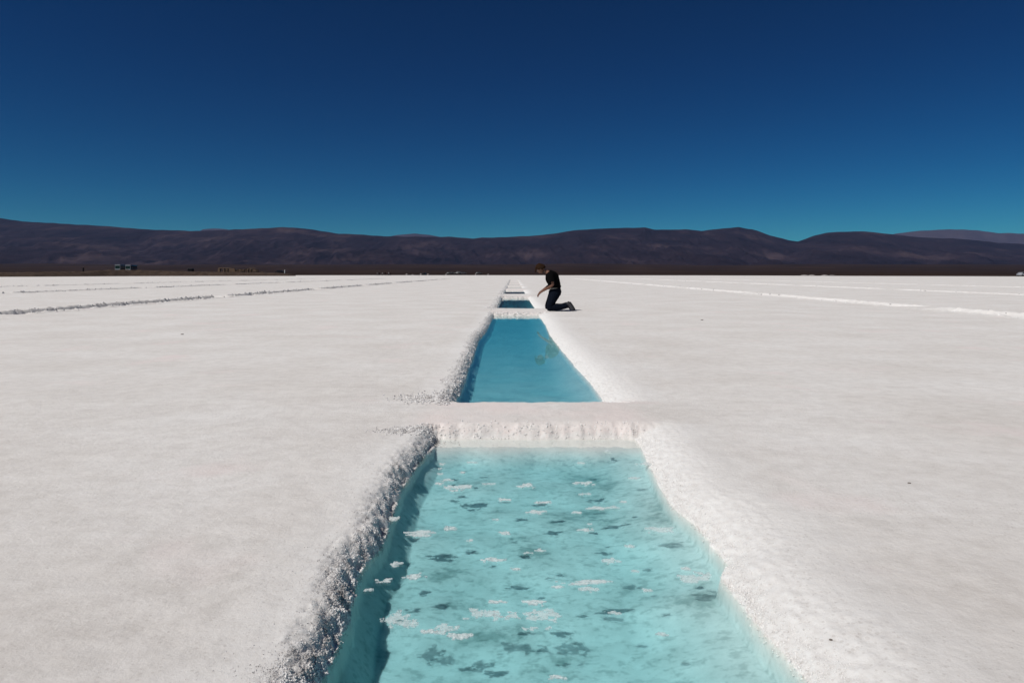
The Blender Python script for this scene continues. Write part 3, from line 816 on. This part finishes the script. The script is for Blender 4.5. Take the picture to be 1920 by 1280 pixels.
def kneeling_person():
    root = empty("person", (1.083, 17.38, 0.0))
    tag(root, "person in black t-shirt and dark jeans kneeling on the salt beside the pool", "person")
    ox = 1.10
    P = lambda x, y, z, *r: (x - ox, y, z, *r)
    # body: one surface from pelvis to neck, arms to palms, legs to feet
    pts = [P(1.075, 0, .52, .10, .13), P(1.05, 0, .64, .095, .125), P(1.02, 0, .76, .10, .135), P(.965, 0, .88, .095, .14), P(.915, 0, .965, .06, .09), P(.865, 0, 1.0, .045), P(.80, 0, 1.04, .045)]
    ed = chain(7)
    def limb(start, arr):
        b = len(pts); pts.extend(arr); ed.append((start, b)); ed.extend([(b + i, b + i + 1) for i in range(len(arr) - 1)])
    limb(4, [P(.945, -.17, .915, .052), P(.985, -.215, .79, .044), P(1.005, -.235, .665, .036), P(.90, -.17, .60, .037), P(.76, -.085, .515, .024, .028), P(.70, -.06, .475, .018, .036), P(.665, -.055, .43, .013, .034)])
    limb(4, [P(.935, .17, .915, .052), P(.95, .215, .79, .044), P(.965, .235, .675, .036), P(.87, .17, .60, .037), P(.75, .085, .52, .024, .028), P(.695, .06, .485, .018, .036), P(.655, .052, .445, .013, .034)])
    limb(0, [P(1.07, -.10, .46, .10), P(.98, -.12, .28, .082), P(.905, -.125, .10, .06), P(1.08, -.12, .095, .056), P(1.25, -.115, .095, .042), P(1.34, -.115, .12, .036)])
    limb(0, [P(1.06, .10, .46, .10), P(.955, .12, .28, .082), P(.875, .13, .10, .06), P(1.05, .125, .095, .056), P(1.23, .12, .095, .042), P(1.32, .12, .12, .036)])
    parts = [skin_mesh("body", pts, ed, 2)]
    # fingers and thumbs
    for (sy, tip) in ((-1, (.665, -.055, .43)), (1, (.655, .052, .445))):
        for k, ln in enumerate((.062, .074, .070, .055)):
            off = (k - 1.5) * .018
            bx, by, bz = tip[0], tip[1] + off, tip[2]
            parts.append(skin_mesh("finger", [P(bx + .012, by, bz + .016, .0092), P(bx - ln * .30, by, bz - ln * .40, .0085), P(bx - ln * .42, by + .002 * sy, bz - ln * .82, .0078), P(bx - ln * .36, by + .003 * sy, bz - ln * 1.15, .006)], chain(4), 1))
        ty = tip[1] - sy * .034
        parts.append(skin_mesh("thumb", [P(tip[0] + .035, ty + sy * .01, tip[2] + .03, .012), P(tip[0] + .005, ty - sy * .012, tip[2] - .008, .0105), P(tip[0] - .012, ty - sy * .012, tip[2] - .042, .008)], chain(3), 1))
    hc = (.705 - ox, 0, 1.075); face = (-0.80, 0, -0.60); up = (-0.60, 0, 0.80)
    parts.append(head_mesh(hc, face, up, 0.98))
    body = link("body", join_meshes("body", parts), M_SKIN, root)
    f = Vector(face).normalized(); u = Vector(up).normalized(); l = u.cross(f)
    # eyes
    for sg in (-1, 1):
        bm = bmesh.new(); bmesh.ops.create_uvsphere(bm, u_segments=12, v_segments=8, radius=0.012)
        c = Vector(hc) + f * 0.083 + l * sg * 0.030 + u * 0.002
        bmesh.ops.translate(bm, vec=c, verts=bm.verts)
        link("eye", bm_mesh("eye", bm, True), M_EYE, root)
    # hair: a cap grown from the skull, with locks falling forward over the brow
    bm = bmesh.new(); bmesh.ops.create_uvsphere(bm, u_segments=40, v_segments=28, radius=1.0)
    for v in list(bm.verts):
        x, y, z = v.co
        if z < -0.35 + 0.65 * max(0, x) or (x > 0.62 and z < 0.52) or (z < -0.02 and x > 0.12):
            bm.verts.remove(v)
    for v in bm.verts:
        x, y, z = v.co
        k = 1.17 + 0.09 * float(perlin(x * 4 + y * 3, z * 4 + y * 2, 91)) + 0.08 * float(perlin(x * 11, y * 11 + z * 7, 92))
        v.co = Vector(hc) + f * (x * 0.100 * k - 0.004) + l * (y * 0.080 * k) + u * (z * 0.122 * k)
    bmesh.ops.solidify(bm, geom=bm.faces[:], thickness=0.012)
    cap = bm_mesh("hair", bm, True)
    locks = [cap]
    for k in range(34):
        a = random.uniform(-1, 1)
        p0 = Vector(hc) + f * (0.075 + 0.02 * random.random()) + l * a * 0.066 + u * (0.088 - 0.02 * abs(a))
        p1 = p0 + f * (0.030 + 0.012 * random.random()) - u * 0.028 + l * random.gauss(0, .006)
        p2 = p1 + Vector((-0.004, random.gauss(0, .008), -0.040 - 0.02 * random.random()))
        locks.append(skin_mesh("lock", [(*p0, .009), (*p1, .008), (*p2, .003)], chain(3), 1))
    for k in range(22):
        a = random.uniform(-1, 1)
        p0 = Vector(hc) - f * 0.08 + l * a * 0.062 + u * random.uniform(-0.03, 0.05)
        p1 = p0 - u * 0.045 - f * 0.012
        locks.append(skin_mesh("lock", [(*p0, .011), (*p1, .004)], chain(2), 1))
    link("hair", join_meshes("hair", locks), M_HAIR, root)
    # t-shirt: torso and loose sleeves to above the elbow
    Q = lambda x, y, z, rx, ry: (x - ox, y, z, rx, ry)
    shirt = join_meshes("shirt", [
        loft([Q(1.070, 0, .575, .146, .170), Q(1.062, 0, .64, .152, .172), Q(1.048, 0, .70, .156, .172), Q(1.022, 0, .78, .168, .178), Q(.985, 0, .865, .172, .184), Q(.940, 0, .925, .140, .172), Q(.912, 0, .965, .105, .125), Q(.886, 0, .990, .066, .074)], 40, 95),
        loft([Q(.960, -.10, .945, .085, .07), Q(.952, -.155, .915, .088, .07), Q(.962, -.190, .85, .084, .066), Q(.975, -.212, .79, .082, .066), Q(.985, -.224, .735, .080, .066)], 24, 96, False),
        loft([Q(.950, .10, .945, .085, .07), Q(.940, .155, .915, .088, .07), Q(.942, .190, .85, .084, .066), Q(.945, .212, .79, .082, .066), Q(.950, .224, .725, .080, .066)], 24, 97, False)])
    link("shirt", shirt, M_SHIRT, root)
    # jeans
    legs = [loft([Q(1.060, 0, .625, .128, .158), Q(1.068, 0, .575, .136, .166), Q(1.080, 0, .51, .146, .176), Q(1.085, 0, .45, .140, .172), Q(1.075, 0, .39, .10, .13)], 40, 98)]
    for (dx, y0) in ((0.0, -1), (-0.022, 1)):
        legs.append(loft([Q(1.078 + dx, .075 * y0, .50, .125, .095), Q(1.055 + dx, .092 * y0, .42, .128, .098), Q(1.01 + dx, .105 * y0, .32, .112, .092), Q(.968 + dx, .118 * y0, .22, .098, .084), Q(.935 + dx, .122 * y0, .135, .088, .078), Q(.925 + dx, .122 * y0, .085, .076, .072), Q(.93 + dx, .122 * y0, .05, .06, .06)], 28, 99 + y0))
        legs.append(loft([Q(.90 + dx, .122 * y0, .082, .072, .072), Q(.96 + dx, .122 * y0, .088, .078, .076), Q(1.05 + dx, .120 * y0, .098, .084, .078), Q(1.15 + dx, .118 * y0, .104, .082, .074), Q(1.26 + dx, .115 * y0, .118, .070, .066), Q(1.345 + dx, .115 * y0, .136, .064, .060), Q(1.375 + dx, .115 * y0, .150, .062, .058)], 28, 103 + y0))
    jeans = join_meshes("jeans", legs)
    for v in jeans.vertices: v.co.z = max(0.005, v.co.z)
    link("jeans", jeans, M_JEANS, root)
    # belt with buckle
    bm = bmesh.new()
    n = 40; rings = []
    for i in range(n):
        a = 2 * math.pi * i / n
        rings.append([bm.verts.new((1.055 - ox + (rr) * .140 * math.cos(a), (rr) * .170 * math.sin(a), .590 + dz + .20 * .132 * -math.cos(a) * -1 * 0.9)) for (rr, dz) in ((1.0, -.019), (1.05, -.019), (1.05, .019), (1.0, .019))])
    for i in range(n):
        A, B = rings[i], rings[(i + 1) % n]
        for k in range(4):
            bm.faces.new((A[k], B[k], B[(k + 1) % 4], A[(k + 1) % 4]))
    belt = link("belt", bm_mesh("belt", bm, True), M_BELT, root)
    bm = bmesh.new(); add_box(bm, (1.055 - ox - .150, -.02, .565), (.016, .055, .045), None, .005)
    link("buckle", bm_mesh("buckle", bm), M_METAL, belt)
    # shoes: toes on the ground, heels up
    for (ax, ay) in ((1.345, -.115), (1.325, .12)):
        A = lambda dx, dz, *r: (ax + dx - ox, ay, dz, *r)
        sh = skin_mesh("shoe", [A(.0, .15, .050, .046), A(.038, .205, .042, .040), A(.082, .160, .038, .044), A(.130, .092, .034, .046), A(.168, .045, .026, .042), A(.180, .026, .018, .034)], chain(6), 2)
        for v in sh.vertices: v.co.z = max(0.004, v.co.z)
        sh.polygons.foreach_set("use_smooth", np.full(len(sh.polygons), True))
        shoe = link("shoe", sh, M_SHOE, root)
        so = skin_mesh("sole", [A(.078, .236, .016, .036), A(.120, .172, .016, .040), A(.170, .095, .016, .042), A(.203, .040, .014, .040), A(.206, .022, .012, .034)], chain(5), 2)
        for v in so.vertices: v.co.z = max(0.003, v.co.z)
        so.polygons.foreach_set("use_smooth", np.full(len(so.polygons), True))
        link("sole", so, M_SOLE, shoe)
    return root
kneeling_person()

# a group standing far off at the edge of the flat
def standing_person(px, D, rz, h, label, mats, lean=0.0, arm=0.0):
    root = empty("person", (hor(px) * D, D, 0.0), rz)
    s = h / 1.72
    S = lambda x, y, z, *r: (x * s, y * s, z * s, *[q * s for q in r])
    pts = [S(0, 0, .95, .13, .10), S(lean * .3, 0, 1.15, .13, .095), S(lean * .6, 0, 1.36, .15, .10), S(lean * .8, 0, 1.45, .07), S(lean, 0, 1.53, .055), S(lean + .01, 0, 1.62, .10)]
    ed = chain(6)
    for sg in (-1, 1):
        k = len(pts); pts += [S(lean * .6, sg * .19, 1.38, .055), S(.05 + arm * .1, sg * .24, 1.12, .045), S(.10 + arm * .3, sg * .22, .90 + arm * .25, .035), S(.12 + arm * .35, sg * .22, .80 + arm * .3, .035)]
        ed += [(2, k), (k, k + 1), (k + 1, k + 2), (k + 2, k + 3)]
        k = len(pts); pts += [S(0, sg * .09, .85, .095), S(.02, sg * .11, .48, .065), S(0, sg * .12, .10, .045), S(.10, sg * .13, .045, .045)]
        ed += [(0, k), (k, k + 1), (k + 1, k + 2), (k + 2, k + 3)]
    me = skin_mesh("body", pts, ed, 1)
    o = link("body", me, [M_SKIN, mats[0], mats[1]], root)
    for p in me.polygons:
        z = p.center.z / s
        p.material_index = 0 if z > 1.5 else (1 if z > .93 else 2)
        p.use_smooth = True
    tag(root, label, "person", "people standing far off on the salt")
    return root
M_RED = simple_mat("maroon_cloth", (0.05, 0.012, 0.016), 0.9, 0.1, 0.2, 20)
M_GREYC = simple_mat("grey_cloth", (0.22, 0.21, 0.21), 0.9, 0.1, 0.2, 20)
for (px, D, rz, h, lab, mats, lean, arm) in (
        (707, 300, 0.4, 1.62, "leftmost of the far group, a person in grey top standing on the salt edge", (M_GREYC, M_JEANS), .03, .3),
        (711, 305, 2.0, 1.70, "second person from the left in the far group, in dark clothes", (M_SHIRT, M_JEANS), 0, 0),
        (716.5, 298, 1.0, 1.55, "third person from the left in the far group, in a pale grey top", (M_GREYC, M_SHIRT), .05, .5),
        (722, 300, -1.0, 1.78, "tallest person of the far group, in black", (M_SHIRT, M_JEANS), 0, .2),
        (725, 304, 0.0, 1.68, "person in maroon top second from the right in the far group's tall part", (M_RED, M_JEANS), 0, .2),
        (728.5, 301, 1.6, 1.72, "person with pale grey top standing left of the rightmost one in the far group", (M_GREYC, M_JEANS), .02, .1),
        (732.5, 299, 3.0, 1.75, "rightmost person of the far group, in dark clothes", (M_SHIRT, M_SHIRT), 0, 0)):
    standing_person(px, D, rz, h, lab, mats, lean, arm)

# ------------------------------------------------------------------ vehicles
def car(px, D, z, rz, label, paint, tall=1.0, group=None):
    root = empty("parked_car", (hor(px) * D, D, z), rz)
    tag(root, label, "car", group)
    bm = bmesh.new()
    prof = [(-2.1, .35), (-2.15, .75), (-1.95, .92), (-1.25, 1.42 * tall), (.55, 1.46 * tall), (1.15, .98), (2.0, .86), (2.15, .60), (2.1, .35)]
    A = [bm.verts.new((x, -.82 if z_ < 1.2 else -.70, z_)) for x, z_ in prof]; B = [bm.verts.new((x, .82 if z_ < 1.2 else .70, z_)) for x, z_ in prof]
    bm.faces.new(A); bm.faces.new(B[::-1])
    for i in range(len(prof)):
        j = (i + 1) % len(prof); bm.faces.new((A[j], A[i], B[i], B[j]))
    bmesh.ops.recalc_face_normals(bm, faces=bm.faces)
    bmesh.ops.bevel(bm, geom=bm.edges[:], offset=.04, segments=2, affect='EDGES')
    link("body", bm_mesh("body", bm, True), paint, root)
    for sg in (-1, 1):
        bm = bmesh.new()
        q = [(-1.5, .98), (-1.1, 1.34 * tall), (.45, 1.37 * tall), (.85, .99)]
        F = [bm.verts.new((x, sg * (.845 - .10 * (z_ - .98) / .4), z_)) for x, z_ in q]; G = [bm.verts.new((x, sg * (.80 - .10 * (z_ - .98) / .4), z_)) for x, z_ in q]
        bm.faces.new(F); bm.faces.new(G[::-1])
        for i in range(4): bm.faces.new((F[i], G[i], G[(i + 1) % 4], F[(i + 1) % 4]))
        bmesh.ops.recalc_face_normals(bm, faces=bm.faces)
        link("window", bm_mesh("window", bm), M_DARKGLASS, root)
        for wx in (-1.3, 1.35):
            bm = bmesh.new(); add_cyl(bm, (wx, sg * .74, .33), .33, .22, 'Y')
            link("wheel", bm_mesh("wheel", bm, False), M_TYRE, root)
        bm = bmesh.new(); add_box(bm, (2.12, sg * .58, .70), (.10, .32, .14), None, .02)
        link("headlight", bm_mesh("headlight", bm), M_CHROME, root)
    bm = bmesh.new(); add_box(bm, (.86, 0, 1.20 * tall), (.03, 1.25, .50), Matrix.Rotation(math.radians(-52), 4, 'Y'))
    link("windscreen", bm_mesh("windscreen", bm), M_DARKGLASS, root)
    return root

def bus(px, D, z, rz, label):
    """front towards -Y, long side visible to the right"""
    root = empty("bus", (hor(px) * D, D, z), rz)
    tag(root, label, "bus", "buses parked on the dirt bank")
    bm = bmesh.new(); add_box(bm, (0, 4.5, 1.85), (2.5, 9.0, 2.75), None, .14)
    link("body", bm_mesh("body", bm, True), M_GREYCAR, root)
    bm = bmesh.new(); add_box(bm, (0, -.035, 2.95), (2.42, .09, .5), None, .03); add_box(bm, (0, -.035, .95), (2.42, .09, .62), None, .03)
    add_box(bm, (-1.13, -.035, 1.98), (.16, .09, 1.44), None, .02); add_box(bm, (1.13, -.035, 1.98), (.16, .09, 1.44), None, .02)
    link("front_panel", bm_mesh("front_panel", bm), M_BUSFRONT, root)
    bm = bmesh.new(); add_box(bm, (0, -.03, 1.98), (2.08, .06, 1.40), None, .02)
    link("windscreen", bm_mesh("windscreen", bm), M_DARKGLASS, root)
    bm = bmesh.new(); add_box(bm, (0, 4.5, 3.27), (2.3, 8.6, .10), None, .03)
    link("roof", bm_mesh("roof", bm), M_BUSFRONT, root)
    for k in range(5):
        bm = bmesh.new(); add_box(bm, (1.26, 1.1 + k * 1.7, 2.25), (.05, 1.45, .95), None, .02)
        link("window", bm_mesh("window", bm), M_DARKGLASS, root)
    for sx in (-1, 1):
        for wy in (1.6, 7.2):
            bm = bmesh.new(); add_cyl(bm, (sx * 1.12, wy, .46), .46, .30, 'X')
            link("wheel", bm_mesh("wheel", bm), M_TYRE, root)
        bm = bmesh.new(); add_box(bm, (sx * .85, -.09, .85), (.36, .06, .18), None, .02)
        link("headlight", bm_mesh("headlight", bm), M_CHROME, root)
        bm = bmesh.new(); add_box(bm, (sx * 1.42, -.12, 2.3), (.16, .10, .45), None, .02)
        link("mirror", bm_mesh("mirror", bm), M_TYRE, root)
    return root
bus(219.5, 332, 2.12, 0.18, "left one of two buses with pale front parked on the brown dirt bank")
bus(239, 334, 1.98, 0.18, "right one of two buses with pale front parked on the brown dirt bank")

G_CAR = "vehicles parked along the far edge of the salt"
car(843.5, 425, 0.55, 0.10, "leftmost of the row of cars parked beyond the salt edge", M_PALECAR, 1.0, G_CAR)
car(851, 428, 0.55, 0.05, "second car from the left in the row beyond the salt edge", M_PALECAR, 1.05, G_CAR)
car(858.5, 424, 0.6, 3.1, "tallest van-like car, third in the row beyond the salt edge", M_PALECAR, 1.22, G_CAR)
car(868, 430, 0.55, 0.0, "rightmost of the row of cars parked beyond the salt edge", M_GREYCAR, 1.0, G_CAR)
car(898, 428, 0.6, 0.1, "pale car parked alone right of the row beyond the salt edge", M_PALECAR, 1.0, G_CAR)
car(795.5, 390, -0.02, 1.5, "dark car between two white salt mounds at the far edge", M_DARKCAR, 1.0, G_CAR)
car(1917, 236, 0.0, 0.25, "white car at the far right edge of the flat", M_BUSFRONT, 1.0)
car(525, 300, 1.0, 0.1, "dark car beside a white post at the end of the dirt bank", M_DARKCAR, 1.0)

# small white mounds of scraped salt
def mound(px, D, w, h, label):
    bm = bmesh.new(); bmesh.ops.create_icosphere(bm, subdivisions=3, radius=1.0)
    for v in bm.verts:
        r = 1 + 0.22 * float(perlin(v.co.x * 2.3 + px, v.co.y * 2.3 + v.co.z, 66))
        v.co = Vector((v.co.x * r * w / 2, v.co.y * r * w / 2, max(-.05, v.co.z * r * h) * (1.0 if v.co.z > 0 else .2)))
    tag(link("salt_mound", bm_mesh("salt_mound", bm, True), M_DIRTY_SALT, loc=(hor(px) * D, D, 0)), label, "salt mound", "salt mounds along the far edge of the flat")
for a in ((762.5, 392, 1.5, 1.3, "white salt mound nearest to the far group of people"), (774, 394, 1.8, .8, "lowest white salt mound, second right of the far people"),
          (789, 388, 1.4, 1.5, "white salt mound just left of the dark car"), (802.5, 388, 1.5, 1.2, "white salt mound just right of the dark car"),
          (836.5, 405, 1.3, 1.2, "white salt mound at the left end of the row of cars"), (892, 405, 1.2, 1.3, "white salt mound left of the lone pale car"),
          (915.5, 405, 1.2, 1.2, "white salt mound close left of the middle row of pools"),
          (1508, 300, 3.5, 1.0, "left white salt mound of the low line at right"), (1522, 302, 3.2, 1.05, "second white salt mound of the low line at right"),
          (1546, 300, 3.4, 1.0, "third white salt mound of the low line at right"), (1560, 302, 3.2, .9, "right white salt mound of the low line at right")):
    mound(a[0], a[1], a[2] * 0.85, a[3] * (0.5 if a[0] > 1000 else 0.75), a[4])

# ------------------------------------------------------------------ ruin and small things on the dirt bank
def ruin():
    D = 292.0
    root = empty("ruined_building", (hor(447) * D, D, 1.15)); root.scale = (1, 1, 0.86)
    tag(root, "low tan adobe ruin with dark openings on the brown dirt bank", "ruin")
    piers = [(-7.9, 1.0, 2.1), (-5.9, .55, 2.5), (-4.4, .5, 2.4), (-2.2, 2.4, 2.6), (2.6, .45, 2.0), (4.4, .5, 2.3), (5.6, .5, 2.4), (7.2, 1.0, 2.2)]
    bm = bmesh.new()
    for (x, w, h) in piers:
        x -= 0.4; h *= random.uniform(.72, 1.06)
        for k in range(4):
            add_box(bm, (x + random.gauss(0, .06), random.gauss(0, .05), h * (k + .5) / 4), (w * random.uniform(.9, 1.15), .9 * random.uniform(.9, 1.1), h / 4 + .02), Matrix.Rotation(random.gauss(0, .04), 4, 'Z'), .07)
    for (x0, x1, z) in ((-8.6, -3.2, 2.5), (4.4, 7.4, 2.35)):
        add_box(bm, ((x0 + x1) / 2, .02, z), (x1 - x0, .84, .34), Matrix.Rotation(random.uniform(-.05, .05), 4, 'Y'), .08)
    link("wall", bm_mesh("wall", bm), M_ADOBE, root)
    bm = bmesh.new(); add_box(bm, (-.3, 3.6, .95), (14.5, .5, 1.9), None, .1)
    link("back_wall", bm_mesh("back_wall", bm), M_DIRT, root)
    bm = bmesh.new()
    for k in range(70):
        t = random.random(); x = random.uniform(-1.2, 11.5)
        hh = 1.8 * max(0, 1 - abs(x - 1.0) / 2.6) + max(0, 1.5 * (1 - (x - 6.5) / 5.0)) * (x > 6.5)
        add_box(bm, (x, random.uniform(-1.2, .8), random.random() * max(.15, hh)), (random.uniform(.3, .9), random.uniform(.3, .8), random.uniform(.2, .5)), Matrix.Rotation(random.random() * 3, 4, 'Z') @ Matrix.Rotation(random.gauss(0, .3), 4, 'X'), .05)
    link("rubble", bm_mesh("rubble", bm), M_ADOBE, root)
ruin()

def hut():
    D = 300.0
    root = empty("hut", (hor(357) * D, D, 1.5))
    tag(root, "small dark flat-roofed hut on the dirt bank between the buses and the ruin", "hut")
    bm = bmesh.new(); add_box(bm, (0, 0, .75), (2.0, 1.8, 1.7), None, .04)
    link("wall", bm_mesh("wall", bm), M_DARKCAR, root)
    bm = bmesh.new(); add_box(bm, (0, 0, 1.66), (2.4, 2.2, .12), None, .02)
    link("roof", bm_mesh("roof", bm), M_GREYCAR, root)
hut()
def post(px, py, D, h, r, mat, label):
    p = at(px, py, D)
    bm = bmesh.new(); add_cyl(bm, (0, 0, h / 2), r, h, 'Z', 12); add_cyl(bm, (0, 0, h + .03), r * 1.2, .08, 'Z', 12)
    tag(link("post", bm_mesh("post", bm), mat, loc=p), label, "post")
post(533.5, 512, 296, 1.35, .16, M_WHITE, "short white post at the right end of the dirt bank")
post(155, 514, 240, 2.2, .22, M_DARKCAR, "dark post standing on the dirt bank left of the buses")

# ------------------------------------------------------------------ thin desert haze: the far ridges fade a little to blue
def haze():
    bm = bmesh.new(); add_box(bm, (0, 10500, 605), (66000, 23000, 1226))
    m = bpy.data.materials.new("haze"); m.use_nodes = True
    N, L = m.node_tree.nodes, m.node_tree.links
    for n in list(N): N.remove(n)
    out = N.new("ShaderNodeOutputMaterial"); v = N.new("ShaderNodeVolumePrincipled")
    v.inputs["Color"].default_value = (0.30, 0.46, 0.92, 1)
    v.inputs["Density"].default_value = 1.8e-5
    L.new(v.outputs[0], out.inputs["Volume"])
    tag(link("haze", bm_mesh("haze", bm), m), kind="stuff")
haze()
